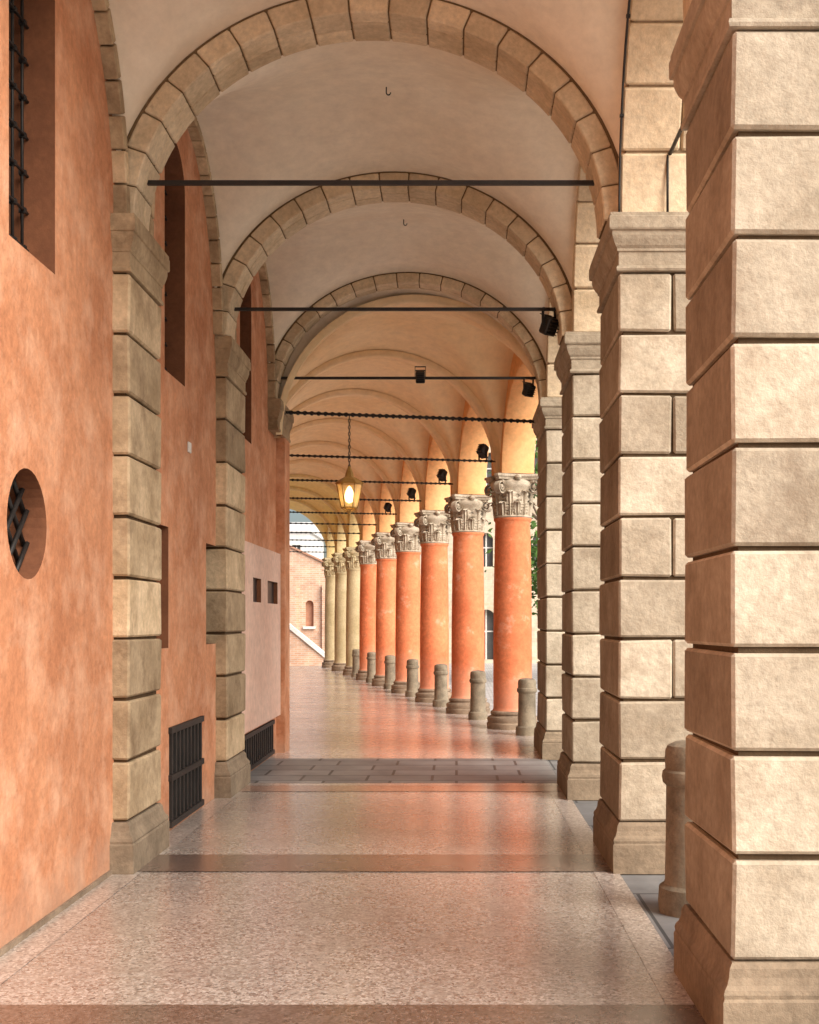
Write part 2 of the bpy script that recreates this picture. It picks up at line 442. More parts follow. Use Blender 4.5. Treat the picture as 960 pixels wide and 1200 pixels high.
for h in WIN:
    w = panel(h, wf, .28).build('window', DARKGL, wall)
    g = MB(); d = XW - .15
    for i in range(5):
        a = h[1] + .05 + (h[2] - h[1] - .1) * i / 4
        tube(g, [(d, a, h[3]), (d, a, h[4] - .03)], .008, 6)
    z = h[3] + .12
    while z < h[4] - .2:
        tube(g, [(d + .010, h[1], z), (d + .010, h[2], z)], .008, 6)
        for i in range(5):
            a = h[1] + .05 + (h[2] - h[1] - .1) * i / 4; box(g, d - .014, d + .020, a - .013, a + .013, z - .013, z + .013)
        z += .19
    g.build('grille', IRON, w)
w = panel(RND, wf, .22).build('round_window', DARKGL, wall)
g = MB(); d = XW - .10; cy, cz, rr = 5.71, 1.965, .262
for s in (1, -1):
    for i in range(-3, 4):
        o = i * .115
        hl = math.sqrt(max(rr * rr - o * o, 0))
        u = Vector((0, 1, s)) / math.sqrt(2); v = Vector((0, -s, 1)) / math.sqrt(2)
        c0 = Vector((d + s * .008, cy, cz)) + v * o
        tube(g, [c0 - u * hl, c0 + u * hl], .013, 5)
g.build('grille', IRON, w)
for h in NIC: panel(h, wf, .2).build('shutter', WOODDK, wall)
def barred(h, nb, hz):
    w = panel(h, wf, .13).build('floor_grate', DARKGL, wall)
    g = MB(); X = XW + .004
    for i in range(nb):
        a = h[1] + .04 + (h[2] - h[1] - .08) * i / (nb - 1); box(g, X - .03, X + .012, a - .02, a + .02, h[3] - .01, h[4])
    for z in hz: box(g, X - .012, X + .022, h[1] - .02, h[2] + .02, z - .022, z + .022)
    g.build('grille', IRON, w)
barred(GR1, 9, (.05, .38, .72)); barred(GR2, 17, (.05, .38))
mb = MB(); mr = MB(); pf = lambda p: (XW + .055 - p[1], p[0], p[2])
wall_grid(mb, [(s[0], s[1], s[2], s[3], s[4], .05) for s in SW], 11.1, 13.55, .44, 2.26, pf, mr)
mb.add([(11.1, 0, .44), (11.1, .055, .44), (11.1, .055, 2.26), (11.1, 0, 2.26)], [(0, 1, 2, 3)], .5, False, pf)
mb.add([(11.1, 0, 2.26), (13.55, 0, 2.26), (13.55, .055, 2.26), (11.1, .055, 2.26)], [(0, 1, 2, 3)], .5, False, pf)
mb.add([(11.1, 0, .44), (13.55, 0, .44), (13.55, .055, .44), (11.1, .055, .44)], [(0, 1, 2, 3)], .5, False, pf)
pk = tag(mb.build('door_panel', PINK, wall), 'pale pink rendered panel with two small openings')
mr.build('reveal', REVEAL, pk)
for s in SW: panel(s, pf, .045).build('vent_opening', DARKGL, pk)
q = MB(); cblock(q, XW, XW + .012, 9.10, 9.19, 2.79, 2.87, .003); q.build('number_plaque', PLAQ, wall)

# ------------------------------------------------------------------ rusticated piers and pilasters
CAP = [(0, 3.585), (.022, 3.587), (.03, 3.60), (.022, 3.615), (.004, 3.62), (.004, 3.70), (.02, 3.705), (.02, 3.72), (.04, 3.735), (.065, 3.77), (.075, 3.79), (.075, 3.815),
       (.098, 3.82), (.105, 3.83), (.105, 3.895), (.095, 3.9), (.095, SPR)]
PLI = [(.05, 0), (.05, .17), (.043, .18), (.047, .195), (.042, .21), (.028, .225), (.018, .25), (.014, .28), (0, .30)]
def capo(k, top=SPR): return [(o * k, 3.585 + (z - 3.585) * (top - 3.585) / (SPR - 3.585)) for o, z in CAP]
def shaft(mb, x0, x1, y0, y1, split=None, seed=0, g=.010, lo=.55, inner=None):
    rnd = random.Random(seed)
    box(mb, x0 + .028, x1 - .028, y0 + .028, y1 - .028, .28, 3.6, 0.0)
    for i in range(9):
        za = .30 + i * .365; zb = za + .365
        tn = lambda: rnd.uniform(lo, 1.0)
        shade_t = None if inner is None else rnd.uniform(inner - .10, inner + .12)  # passage side of piers: brown patina with shade painted in
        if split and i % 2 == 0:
            cblock(mb, x0, split - g / 2, y0, y1, za + g, zb - g, .012, tn(), .005, None, shade_t)
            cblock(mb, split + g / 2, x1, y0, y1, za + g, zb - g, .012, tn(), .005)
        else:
            cblock(mb, x0, x1, y0, y1, za + g, zb - g, .012, tn(), .005, None, shade_t)
pl = ['nearest rusticated stone pier filling the right edge of the view', 'second rusticated stone pier, standing behind the near bollard',
      'third rusticated stone pier, before the grey slab paving ends', 'fourth rusticated stone pier, last before the round columns']
for k in range(4):
    t = thing('stone_pier', (1.36, N[k] + PD / 2, 0), pl[k], 'pier', 'rusticated piers on the street side')
    y1 = N[k] + (.87 if k == 0 else PD) if k < 3 else 14.32
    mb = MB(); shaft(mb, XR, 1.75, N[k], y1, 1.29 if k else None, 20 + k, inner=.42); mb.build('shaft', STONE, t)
    mb = MB(); rect_lathe(mb, XR, 1.75, N[k], y1, [(o * .8, z) for o, z in PLI], .55); mb.build('plinth', STONEDK, t)
    mb = MB(); rect_lathe(mb, XR, 1.75, N[k], y1, capo(.55 if k == 0 else .62), .6); mb.build('capital', STONE, t)
    if k == 0:
        mb = MB(); box(mb, XR + .04, 1.72, N[0], N[0] + PD / 2, SPR, 5.9, .8); mb.build('upper_wall', STONE, t)
    if k == 3:
        mb = MB(); box(mb, XR + .04, 1.72, N[3] + PD / 2, y1, SPR, 5.9, .8); mb.build('upper_wall', ARC, t)
ql = ['nearest stone pilaster on the orange wall, right of the round window', 'second stone pilaster on the orange wall, beyond the black floor grate']
for k in (1, 2):
    ya = N[k] if k == 1 else N[k] + .13
    yb = ya + (.78 if k == 1 else .86)
    t = thing('stone_pilaster', (XP, ya + .4, 0), ql[k - 1], 'pilaster', 'stone pilasters on the orange wall')
    mb = MB(); shaft(mb, -2.3, XP, ya, yb, None, 40 + k, lo=.38); mb.build('shaft', STONEL, t)
    mb = MB(); rect_lathe(mb, -2.3, XP - .01, ya - .01, yb, PLI, .5); mb.build('plinth', STONEDK, t)
    mb = MB(); rect_lathe(mb, -2.3, XP, ya, yb, capo(.42), .6); mb.build('capital', STONEL, t)
t = thing('stone_pilaster', (XP, N[3] + PD / 2, 0), 'plain orange pilaster with stone impost at the far end of the left wall', 'pilaster')
mb = MB(); box(mb, -2.3, XP, 13.56, 13.96, 0, 3.59); mb.build('shaft', ORANGE, t)
mb = MB(); rect_lathe(mb, -2.3, XP, N[3] + .05, 13.96, capo(.42), .5); mb.build('capital', STONEL, t)

# ------------------------------------------------------------------ transverse arches with voussoirs
al = ['nearest stone transverse arch with block voussoirs overhead', 'middle stone transverse arch with block voussoirs', 'farthest stone transverse arch, where the vaults turn orange']
AB = 1.26
for k in (1, 2, 3):
    ya, yb = N[k] + .10, N[k] + (.46 if k < 3 else .36)
    t = thing('transverse_arch', (CX, ya, SPR), al[k - 1], 'arch', 'stone arches across the passage')
    mb = MB(); nv = 19; rnd = random.Random(k)
    ri = 0 if k < 3 else .025
    def fn(p):
        th = PI * p[0] / nv
        return (CX - (AW + p[2]) * math.cos(th), p[1], SPR + (AB + p[2]) * math.sin(th))
    for i in range(nv):
        g = .022
        m_ = ya + (.13 if i % 2 else .22)
        arcblock(mb, i + g, i + 1 - g, ya, m_ - .004, ri, .13, .008, .03, rnd.uniform(.72, 1.0), fn)
        arcblock(mb, i + g, i + 1 - g, m_ + .004, yb, ri, .13, .008, .03, rnd.uniform(.72, 1.0), fn)
    mb.build('voussoirs', STONEA, t)
    mb = MB()
    for i in range(76): box(mb, i / 4, (i + 1) / 4, ya + .012, yb - .012, ri + .012, .17, .05, fn)
    mb.build('arch_core', STONEA, t)

# ------------------------------------------------------------------ vaults over the straight walk
def smax(a, b, k=.07):
    h = max(k - abs(a - b), 0) / k
    return max(a, b) + h * h * k * .25
def vh(u, v):
    A = 1.39 * math.sqrt(max(0, 1 - (u / 1.575) ** 2))
    vv = (v - .06) / 1.22
    B = 1.40 * math.sqrt(max(0, 1 - vv * vv))
    return smax(A, B, .35) + .06 * max(0, 1 - (v / 1.46) ** 2) * max(0, 1 - (u / 1.57) ** 2)
vl = ['pale plaster vault over the nearest bay, cut by the top of the view', 'pale plaster vault behind the nearest stone arch', 'pale plaster vault between the middle and farthest stone arches']
VC = []
for k in range(3):
    yc = N[k] + .28 + 1.46; VC.append(yc)
    mb = MB(); nu, nv = 56, 56; vs = []; fs = []
    for j in range(nv + 1):
        for i in range(nu + 1):
            s = -math.cos(PI * i / nu)
            u = 1.568 * s; w = -math.cos(PI * j / nv) * .35 + (2 * j / nv - 1) * .65; v = 1.46 * w
            vs.append((CX + u, yc + v, SPR + vh(u, v)))
    for j in range(nv):
        for i in range(nu):
            a = j * (nu + 1) + i; fs.append((a, a + 1, a + nu + 2, a + nu + 1))
    mb.add(vs, fs, .5, True)
    tag(mb.build('vault', VAULT, None, (CX, yc, SPR)), vl[k], 'vault', 'vaults over the straight walk')
wl = ['thin stone edging of the arched wall top above the barred corner window', 'thin stone edging of the arched wall top behind the nearest stone arch', 'thin stone edging of the arched wall top over the pink panel']
for k in range(3):
    mb = MB(); nvv = 22; rnd = random.Random(70 + k)
    def fn(p):
        th = PI * p[0] / nvv
        return (p[1], VC[k] + .06 - (1.19 + p[2]) * math.cos(th), SPR + (1.40 + p[2]) * math.sin(th))
    for i in range(nvv):
        arcblock(mb, i + .03, i + .97, XW - .1, XP - .02, -.05, .03, .006, .03, rnd.uniform(.6, .9), fn, 3)
    tag(mb.build('wall_arch', STONEL, None, (XP, VC[k], SPR)), wl[k], 'arch edging', 'stone edgings on the left wall')
sl = ['side arch between the nearest and second piers, stone blocks rising above the impost', 'side arch between the second and third stone piers', 'side arch between the third and fourth stone piers']
for k in range(3):
    yc = N[k] + PD + .975; a, b_ = .985, 1.30
    t = thing('side_arch', (1.36, yc, SPR), sl[k], 'arch', 'arches open to the street')
    mb = MB(); nvv = 11; rnd = random.Random(90 + k)
    def fn(p):
        th = PI * p[0] / nvv
        return (p[1], yc - (a + p[2]) * math.cos(th), SPR + (b_ + p[2]) * math.sin(th))
    for i in range(nvv):
        g = .024
        xs = 1.33 if i % 2 else 1.52
        arcblock(mb, i + g, i + 1 - g, XR + .01, xs - .005, 0, .16, .010, .035, rnd.uniform(.7, 1), fn)
        arcblock(mb, i + g, i + 1 - g, xs + .005, 1.75, 0, .16, .010, .035, rnd.uniform(.7, 1), fn)
    mb.build('voussoirs', STONEA, t)
    mb = MB(); ys = [yc + (N[k] + PD / 2 - yc) + i * 2.92 / 60 for i in range(61)]
    def low(y):
        w = (y - yc) / (a + .02)
        return SPR + .002 + (b_ + .02) * math.sqrt(max(0, 1 - w * w))
    vs = []
    for x in (XR + .04, 1.72):
        for y in ys: vs += [(x, y, low(y)), (x, y, 5.9)]
    fs = []
    o = 122
    for i in range(60):
        q = 2 * i
        fs += [(q, q + 2, q + 3, q + 1), (o + q, o + q + 2, o + q + 3, o + q + 1), (q, q + 2, o + q + 2, o + q), (q + 1, q + 3, o + q + 3, o + q + 1)]
    mb.add(vs, fs, .35); mb.build('spandrel', STONEA, t)

# ------------------------------------------------------------------ iron ties and cables
ROD = 4.215
rl = ['black iron tie rod across the nearest stone arch', 'black iron tie rod across the middle stone arch', 'black iron tie rod across the farthest stone arch, carrying a lamp midway']
for k in (1, 2, 3):
    mb = MB(); y = N[k] + .28; z = ROD - (.02 if k > 1 else 0)
    box(mb, -2.0, .95, y - .012, y + .012, z - .0135, z + .0135)
    tag(mb.build('tie_rod', IRON, None, (CX, y, z)), rl[k - 1], 'tie rod', 'iron tie rods')
ll = ['short iron tie running lengthwise beside the nearest pier', 'lengthwise iron tie between second and third piers', 'lengthwise iron tie between third and fourth piers']
for k in range(3):
    mb = MB(); tube(mb, [(1.27, N[k] + PD - .1, 4.28), (1.27, N[k + 1] + .1, 4.28)], .012, 8)
    tag(mb.build('tie_rod', IRON, None, (1.27, N[k] + 1.9, 4.28)), ll[k], 'tie rod', 'lengthwise iron ties')
mb = MB(); tube(mb, [(1.255, N[1] - .02, 4.27), (1.255, N[1] - .02, 3.93)], .008, 6)
tag(mb.build('conduit', IRON, None, (1.255, N[1] - .02, 3.93)), 'thin black conduit dropping to the impost of the second pier', 'conduit')
mb = MB(); pts = []
for i in range(26):
    th = PI * i / 50
    pts.append((.972, N[0] + PD + .975 + .995 * math.cos(th) - .01, SPR + 1.31 * math.sin(th)))
tube(mb, pts, .007, 6)
for p in pts[::7]: box(mb, p[0] - .010, p[0] + .012, p[1] - .009, p[1] + .009, p[2] - .008, p[2] + .008)
tag(mb.build('cable', IRON, None, pts[0]), 'black cable climbing the inner edge of the side arch by the second pier', 'cable')
for k, lab in ((1, 'small iron hook in the vault behind the nearest stone arch'), (2, 'small iron hook in the vault behind the middle stone arch')):
    z = SPR + vh(0, 0); mb = MB(); y = VC[k]; x = -.52
    pts = [(x, y, z + .02), (x, y, z - .04)] + [(x + .016 - .016 * math.cos(t), y, z - .04 - .018 * math.sin(t)) for t in [PI * i / 8 for i in range(1, 9)]]
    tube(mb, pts, .005, 6); tag(mb.build('ceiling_hook', IRON, None, (x, y, z)), lab, 'hook')

# ------------------------------------------------------------------ bent walk: vaults, arcade, columns
ZS = 3.56
UC, UH = -1.83, 1.64
ordn = ['first', 'second', 'third', 'fourth', 'fifth', 'sixth', 'seventh', 'eighth', 'ninth']
LH = LC / 2
def vc(u, v):
    A = 1.62 * math.sqrt(max(0, 1 - ((u - UC) / UH) ** 2))
    w = v / 1.2
    B = 1.56 * math.sqrt(max(0, 1 - w * w))
    return smax(A, B, .12) + .16 * max(0, 1 - (v / LH) ** 2)
for k in range(-1, 8):
    c = (P(k) + P(k + 1)) / 2
    yel = k >= 5
    lab = ('orange vault at the bend, just behind the farthest stone arch' if k < 0 else
           '%s vault from the %s to the %s column of the row' % ('yellow' if yel else 'warm orange', ordn[k], ordn[k + 1]))
    t = thing('vault', (c.x, c.y, ZS), lab, 'vault', 'vaults over the column walk', RZ)
    mb = MB(); nu, nv = 40, 36; vs = []; fs = []
    for j in range(nv + 1):
        for i in range(nu + 1):
            u = UC - UH * math.cos(PI * i / nu) * .995; v = LH * (2 * j / nv - 1)
            vs.append((u, v, vc(u, v)))
    for j in range(nv):
        for i in range(nu):
            a = j * (nu + 1) + i; fs.append((a, a + 1, a + nu + 2, a + nu + 1))
    mb.add(vs, fs, .5, True)
    mb.build('vault_surface', VAULT3 if yel else VAULT2, t, world=False)
    mb = MB(); vs = []; fs = []; n_ = 40
    for i in range(n_ + 1):
        th = PI * i / n_
        for (dr, vv) in ((.02, -LH - .13), (-.05, -LH - .13), (-.05, -LH + .13), (.02, -LH + .13)):
            vs.append((UC - (UH + dr) * math.cos(th), vv, (1.62 + dr) * math.sin(th)))
    for i in range(n_):
        for q in range(3): fs.append((i * 4 + q, i * 4 + q + 1, i * 4 + q + 5, i * 4 + q + 4))
    mb.add(vs, fs, .5, True); mb.build('rib', ARCY if yel else VAULT2, t, world=False)
    if k == -1:
        mb = MB(); vs = []; fs = []
        base = P(-1)
        for i in range(41):
            th = PI * i / 40
            a = Vector((CX - 1.575 * math.cos(th), N[3] + .34, SPR + 1.39 * math.sin(th)))
            u = UC - UH * math.cos(th); b2 = base + RT * u; b2.z = ZS + 1.62 * math.sin(th)
            for s in range(5): vs.append(a.lerp(b2, s / 4))
        for i in range(40):
            for s in range(4): fs.append((i * 5 + s, i * 5 + s + 1, i * 5 + s + 6, i * 5 + s + 5))
        mb.add(vs, fs, .5, True); mb.build('bend_soffit', VAULT, t)
    lab = ('orange arcade arch from the fourth pier to the first column' if k < 0 else '%s arcade arch from the %s to the %s column of the row' % ('yellow' if yel else 'orange', ordn[k], ordn[k + 1]))
    t = thing('arcade_arch', (c.x, c.y, ZS), lab, 'arch', 'arches over the column row', RZ)
    mb = MB(); n_ = 64; vs = []; fs = []
    def low2(v):
        w = v / 1.13; return 1.28 * math.sqrt(max(0, 1 - w * w)) - .015
    for uu in (-.21, .21):
        for i in range(n_ + 1):
            v = -LH + LC * i / n_; vs += [(uu, v, low2(v)), (uu, v, 2.3)]
    o = 2 * (n_ + 1)
    for i in range(n_):
        q = 2 * i
        fs += [(q, q + 2, q + 3, q + 1), (o + q, o + q + 2, o + q + 3, o + q + 1), (q, q + 2, o + q + 2, o + q), (q + 1, q + 3, o + q + 3, o + q + 1)]
    mb.add(vs, fs); mb.build('spandrel', ARCY if yel else ARC, t, world=False)
    mb = MB(); vs = []; fs = []
    for i in range(41):
        th = PI * i / 40
        for (dr, uu) in ((.10, -.225), (.0, -.235), (-.012, -.225), (-.012, .225), (.0, .235), (.10, .225)):
            vs.append((uu, -(1.13 + dr) * math.cos(th), (1.28 + dr) * math.sin(th) - .012))
    for i in range(40):
        for q in range(5): fs.append((i * 6 + q, i * 6 + q + 1, i * 6 + q + 7, i * 6 + q + 6))
    mb.add(vs, fs, .5, True); mb.build('archivolt', ARCY if yel else ARC, t, world=False)

c = P(-1) + RT * UW
t0 = thing('plaster_wall', (c.x, c.y, 0), 'orange plaster wall of the bent walk, hidden behind the end of the left wall', 'wall', None, RZ)
mb = MB(); box(mb, -.4, 0, .25, LC * 9, 0, 5.9); mb.build('wall_face', ORANGE, t0, world=False)

def make_column(yel):
    t = bpy.data.objects.new('column', None); C.objects.link(t); WM[t.name] = Matrix.Identity(4)
    sh = COLYEL if yel else COLRED; cp = CAPYEL if yel else CAPST
    mb = MB()
    lathe(mb, [(.36, 0), (.365, .07), (.35, .09), (.355, .11), (.36, .135), (.35, .16), (.315, .175), (.30, .19), (.315, .21), (.31, .235), (.285, .25), (.27, .255)], 32)
    mb.build('base', BASEST, t, world=False)
    mb = MB()
    prof = [(.285, .25), (.272, .28)] + [(.270 + .006 * math.sin(PI * i / 12) - .024 * (i / 12) ** 1.6, .3 + 2.58 * i / 12) for i in range(13)] + [(.255, 2.90), (.266, 2.915), (.266, 2.94)]
    lathe(mb, prof, 48); mb.build('shaft', sh, t, world=False)
    mb = MB()
    lathe(mb, [(.262, 2.94), (.275, 2.955), (.262, 2.972), (.238, 2.98), (.238, 3.15), (.255, 3.27), (.295, 3.36), (.31, 3.38), (.315, 3.42), (.30, 3.45), (.28, 3.47)], 32)
    def leaf(ang, h, r0, curl, w):
        vs = []; fs = []; n_ = 11
        for i in range(n_ + 1):
            q = i / n_
            if q < .78: r = r0 + .03 * q; z = 2.975 + h * q / .78
            else:
                e = (q - .78) / .22 * PI * .85; r = r0 + .025 + curl * (1 - math.cos(e)) / 2 * 1.1; z = 2.975 + h + .03 * math.sin(e) - .03 * (e / PI)
            ww = w * (.62 + .55 * math.sin(PI * min(q * 1.15, 1) * .82)) * (1 if q < .8 else 1 - (q - .8) * 3.2)
            jag = 1 + .24 * (-1) ** i
            for s, dr in ((-1, -.014), (-.5, .014), (-.2, .004), (0, .030), (.2, .004), (.5, .014), (1, -.014)):
                y = s * ww * (jag if abs(s) == 1 else 1); rr = r + dr
                vs.append((rr * math.cos(ang) - y * math.sin(ang), rr * math.sin(ang) + y * math.cos(ang), z))
        for i in range(n_):
            for k in range(6): fs.append((i * 7 + k, i * 7 + k + 1, i * 7 + k + 8, i * 7 + k + 7))
        mb.add(vs, fs, .5, False)
    for i in range(8): leaf(PI / 4 * i, .17, .248, .075, .075)
    for i in range(8): leaf(PI / 4 * (i + .5), .32, .245, .095, .078)
    cap = mb.build('capital', cp, t, world=False)
    for i in range(4):
        ang = PI / 4 + PI / 2 * i; ca, sa = math.cos(ang), math.sin(ang)
        mb = MB(); vs = []; fs = []; n_ = 44
        for j in range(n_ + 1):
            q = j / n_; th = -(PI * .5 + q * 2 * PI * 2.2); r = .105 * (1 - q) + .018
            for (dr, s) in ((0, -1), (0, 1), (-.020, 1), (-.020, -1)):
                rr = r + dr * (1 - q * .5); w = .046 * s * (1 - .15 * q)
                rho = .355 + rr * math.cos(th); z = 3.365 - rr * math.sin(th)
                vs.append((rho * ca - w * sa, rho * sa + w * ca, z))
        for j in range(n_):
            for k in range(4): fs.append((j * 4 + k, j * 4 + (k + 1) % 4, j * 4 + 4 + (k + 1) % 4, j * 4 + 4 + k))
        mb.add(vs, fs, .5, False)
        for s in (-1, 1):
            def fe(p): return ((.355 + p[0]) * ca - (s * .042 + p[1] * .4) * sa, (.355 + p[0]) * sa + (s * .042 + p[1] * .4) * ca, 3.365 + p[2])
            lathe(mb, [(0, -.026), (.018, -.018), (.026, 0), (.018, .018), (0, .026)], 10, fn=lambda p: fe((p[0], p[1], p[2])))
        box(mb, .2, .36, -.05, .05, 3.43, 3.468, fn=lambda p: (p[0] * ca - p[1] * sa, p[0] * sa + p[1] * ca, p[2]))
        mb.build('volute', cp, cap, world=False)
    mb = MB(); rings = []
    for (sc, z) in ((.93, 3.465), (.95, 3.50), (1.0, 3.505), (1.0, 3.54)):
        r = []
        for i in range(4):
            a0 = PI / 4 + PI / 2 * i
            c0 = Vector((math.cos(a0), math.sin(a0))) * .475 * sc; c1 = Vector((math.cos(a0 + PI / 2), math.sin(a0 + PI / 2))) * .475 * sc
            tv = (c1 - c0).normalized(); nn = Vector((tv.y, -tv.x))
            for q in range(9):
                s = .06 + .88 * q / 8; p = c0.lerp(c1, s) - nn * .055 * math.sin(PI * q / 8); r.append((p.x, p.y, z))
        rings.append(r)
    n_ = 36; vs = sum(rings, []); fs = [tuple(range(n_)), tuple(range(3 * n_, 4 * n_))]
    for i in range(3):
        for k in range(n_): fs.append((i * n_ + k, i * n_ + (k + 1) % n_, (i + 1) * n_ + (k + 1) % n_, (i + 1) * n_ + k))
    mb.add(vs, fs)
    for i in range(4):
        a0 = PI / 2 * i
        lathe(mb, [(0, -.045), (.035, -.03), (.05, 0), (.035, .03), (0, .045)], 10, .30 * math.cos(a0), .30 * math.sin(a0), fn=lambda p: (p[0], p[1], p[2] + 3.49))
    mb.build('abacus', cp, cap, world=False)
    return t
rc = make_column(False); yc_ = make_column(True)
cl = ['first and largest orange column, nearest the stone piers', 'second orange column from the stone piers', 'third orange column from the stone piers', 'fourth orange column from the stone piers',
      'fifth orange column from the stone piers', 'sixth and last orange column, beside the yellow ones', 'first yellow stone column, next to the last orange one', 'middle yellow stone column of the three', 'farthest yellow stone column at the end of the row']
ur = uy = False
for k in range(9):
    y = k >= 6
    if not y: o = rc if not ur else copy_tree(rc); ur = True
    else: o = yc_ if not uy else copy_tree(yc_); uy = True
    o.location = P(k); o.rotation_euler = (0, 0, RZ)
    tag(o, cl[k], 'column', 'orange plaster columns' if not y else 'yellow stone columns')

for k in range(-1, 9):
    z = 3.83 if k < 0 else 3.74
    a = P(k) + RT * (-.12); b2 = P(k) + RT * (UW - .05); a.z = b2.z = z
    mb = MB(); twisted(mb, a, b2, .026 if k < 0 else .021, 22 if k < 4 else 14)
    lab = 'twisted iron tie at the bend, holding the hanging lantern' if k < 0 else 'twisted iron tie across the walk above the %s column of the row' % ordn[k]
    tag(mb.build('tie_rod', IRON, None, tuple((a + b2) / 2)), lab, 'tie rod', 'twisted iron ties')

def make_bollard():
    t = bpy.data.objects.new('bollard', None); C.objects.link(t); WM[t.name] = Matrix.Identity(4)
    mb = MB(); lathe(mb, [(.15, -.01), (.155, .04), (.15, .11), (.13, .125)], 28); mb.build('base', BOLST, t, world=False)
    mb = MB(); lathe(mb, [(.13, .12), (.124, .14), (.12, .35), (.118, .575)], 28); mb.build('shaft', BOLST, t, world=False)
    mb = MB(); lathe(mb, [(.118, .57), (.134, .585), (.138, .61), (.134, .635), (.122, .645), (.124, .69), (.122, .73), (.112, .752), (.08, .768), (.0, .776)], 28); mb.build('cap', BOLST, t, world=False)
    return t
B0 = make_bollard()
bs = [(1.225, 6.2, 1.14, 'weathered stone bollard beside the nearest pier'), (.93, 15.75, .97, 'stone bollard between the fourth pier and first column')]
for k in range(6):
    q = P(k) + STEP * .54 + RT * -.14
    bs.append((q.x, q.y, .97, 'stone bollard between the %s and %s orange columns' % (ordn[k], ordn[k + 1]) if k < 5 else 'stone bollard between the last orange and first yellow columns'))
for i, (x, y, s, lab) in enumerate(bs):
    o = B0 if i == 0 else copy_tree(B0)
    o.location = (x, y, 0 if i else -.002); o.scale = (s, s, s); o.rotation_euler = (0, 0, i * .7)
    tag(o, lab, 'bollard', 'stone bollards')

def make_flood():
    t = bpy.data.objects.new('floodlight', None); C.objects.link(t); WM[t.name] = Matrix.Identity(4)
    rot = Matrix.Rotation(R(-28), 4, 'X')
    f = lambda p: rot @ Vector(p)
    mb = MB(); cblock(mb, -.085, .085, -.06, .07, -.10, .10, .016, fn=f)
    for i in range(5): box(mb, -.07, .07, .07, .10, -.08 + i * .038, -.07 + i * .038, fn=f)
    box(mb, -.09, .09, -.12, -.05, .095, .104, fn=f)
    mb.build('housing', IRON, t, world=False)
    mb = MB(); box(mb, -.07, .07, -.066, -.058, -.085, .085, fn=f); mb.build('glass', LENS, t, world=False)
    mb = MB()
    for s in (-1, 1): box(mb, s * .097 - .005, s * .097 + .005, -.018, .018, -.01, .19)
    box(mb, -.102, .102, -.018, .018, .185, .20)
    mb.build('bracket', IRON, t, world=False)
    return t
F0 = make_flood(); first = True
fl = [((.80, N[2] + .28, 4.05), R(-140), .75, 'black floodlight hanging from the middle tie rod by the third pier'),
      ((-.40, N[3] + .28, ROD - .01), R(180), .6, 'black floodlight at the middle of the farthest plain tie rod'),
      ((.80, N[3] + .28, 4.06), R(215), .66, 'black floodlight at the right end of the farthest plain tie rod')]
for k in range(4):
    q = P(k) + RT * -.43
    fl.append(((q.x, q.y, 3.74 + .15), RZ + R(125), -.74, 'black floodlight standing on the twisted tie beside the %s column' % ordn[k]))
for (loc, rz, s, lab) in fl:
    o = F0 if first else copy_tree(F0); first = False
    o.location = loc
    o.rotation_euler = (0, 0, rz) if s > 0 else (0, PI, rz)
    o.scale = (abs(s),) * 3; tag(o, lab, 'floodlight', 'black floodlights')

lp = P(-1) + RT * (-2.66); zt = 3.83
L = thing('lantern', (lp.x, lp.y, 2.72), 'lit brass lantern hanging on a chain over the walk', 'lantern')
mb = MB(); z = zt - .01; i = 0
while z > 3.24:
    pts = []
    for j in range(11):
        t = 2 * PI * j / 10; w = .011 * math.cos(t); h = .024 * math.sin(t)
        pts.append((lp.x + (w if i % 2 else 0), lp.y + (0 if i % 2 else w), z - .02 + h))
    tube(mb, pts, .005, 5); z -= .037; i += 1
mb.build('chain', IRON, L)
rT, rB, zT, zB = .145, .09, 3.05, 2.78
mb = MB()
for (r, z) in ((rT, zT), (rB, zB)):
    pts = [(lp.x + r * math.cos(PI / 3 * i), lp.y + r * math.sin(PI / 3 * i), z) for i in range(7)]
    tube(mb, pts, .009, 6)
for i in range(6):
    cs, sn = math.cos(PI / 3 * i), math.sin(PI / 3 * i)
    tube(mb, [(lp.x + rT * cs, lp.y + rT * sn, zT), (lp.x + rB * cs, lp.y + rB * sn, zB)], .006, 6)
    tube(mb, [(lp.x + rB * cs, lp.y + rB * sn, zB), (lp.x, lp.y, zB - .06)], .005, 6)
lathe(mb, [(.03, zB - .04), (.02, zB - .06), (.0, zB - .085)], 10, lp.x, lp.y)
mb.build('frame', BRASS, L)
mb = MB(); lathe(mb, [(.165, zT), (.155, zT + .015), (.10, zT + .055), (.05, zT + .08), (.045, zT + .11), (.028, zT + .16), (.012, zT + .20), (0, zT + .205)], 6, lp.x, lp.y, smooth=False)
mb.build('cap', BRASS, L)
for i in range(6):
    mb = MB(); q = []
    for (r, z) in ((rT * .98, zT), (rB * .98, zB)):
        for j in (i, i + 1): q.append((lp.x + r * math.cos(PI / 3 * j), lp.y + r * math.sin(PI / 3 * j), z))
    mb.add(q, [(0, 1, 3, 2)]); mb.build('glass_pane', GLASS, L)
mb = MB(); lathe(mb, [(0, 2.83), (.04, 2.85), (.055, 2.91), (.04, 2.97), (.02, 3.01), (0, 3.03)], 14, lp.x, lp.y); mb.build('bulb', GLOW, L)

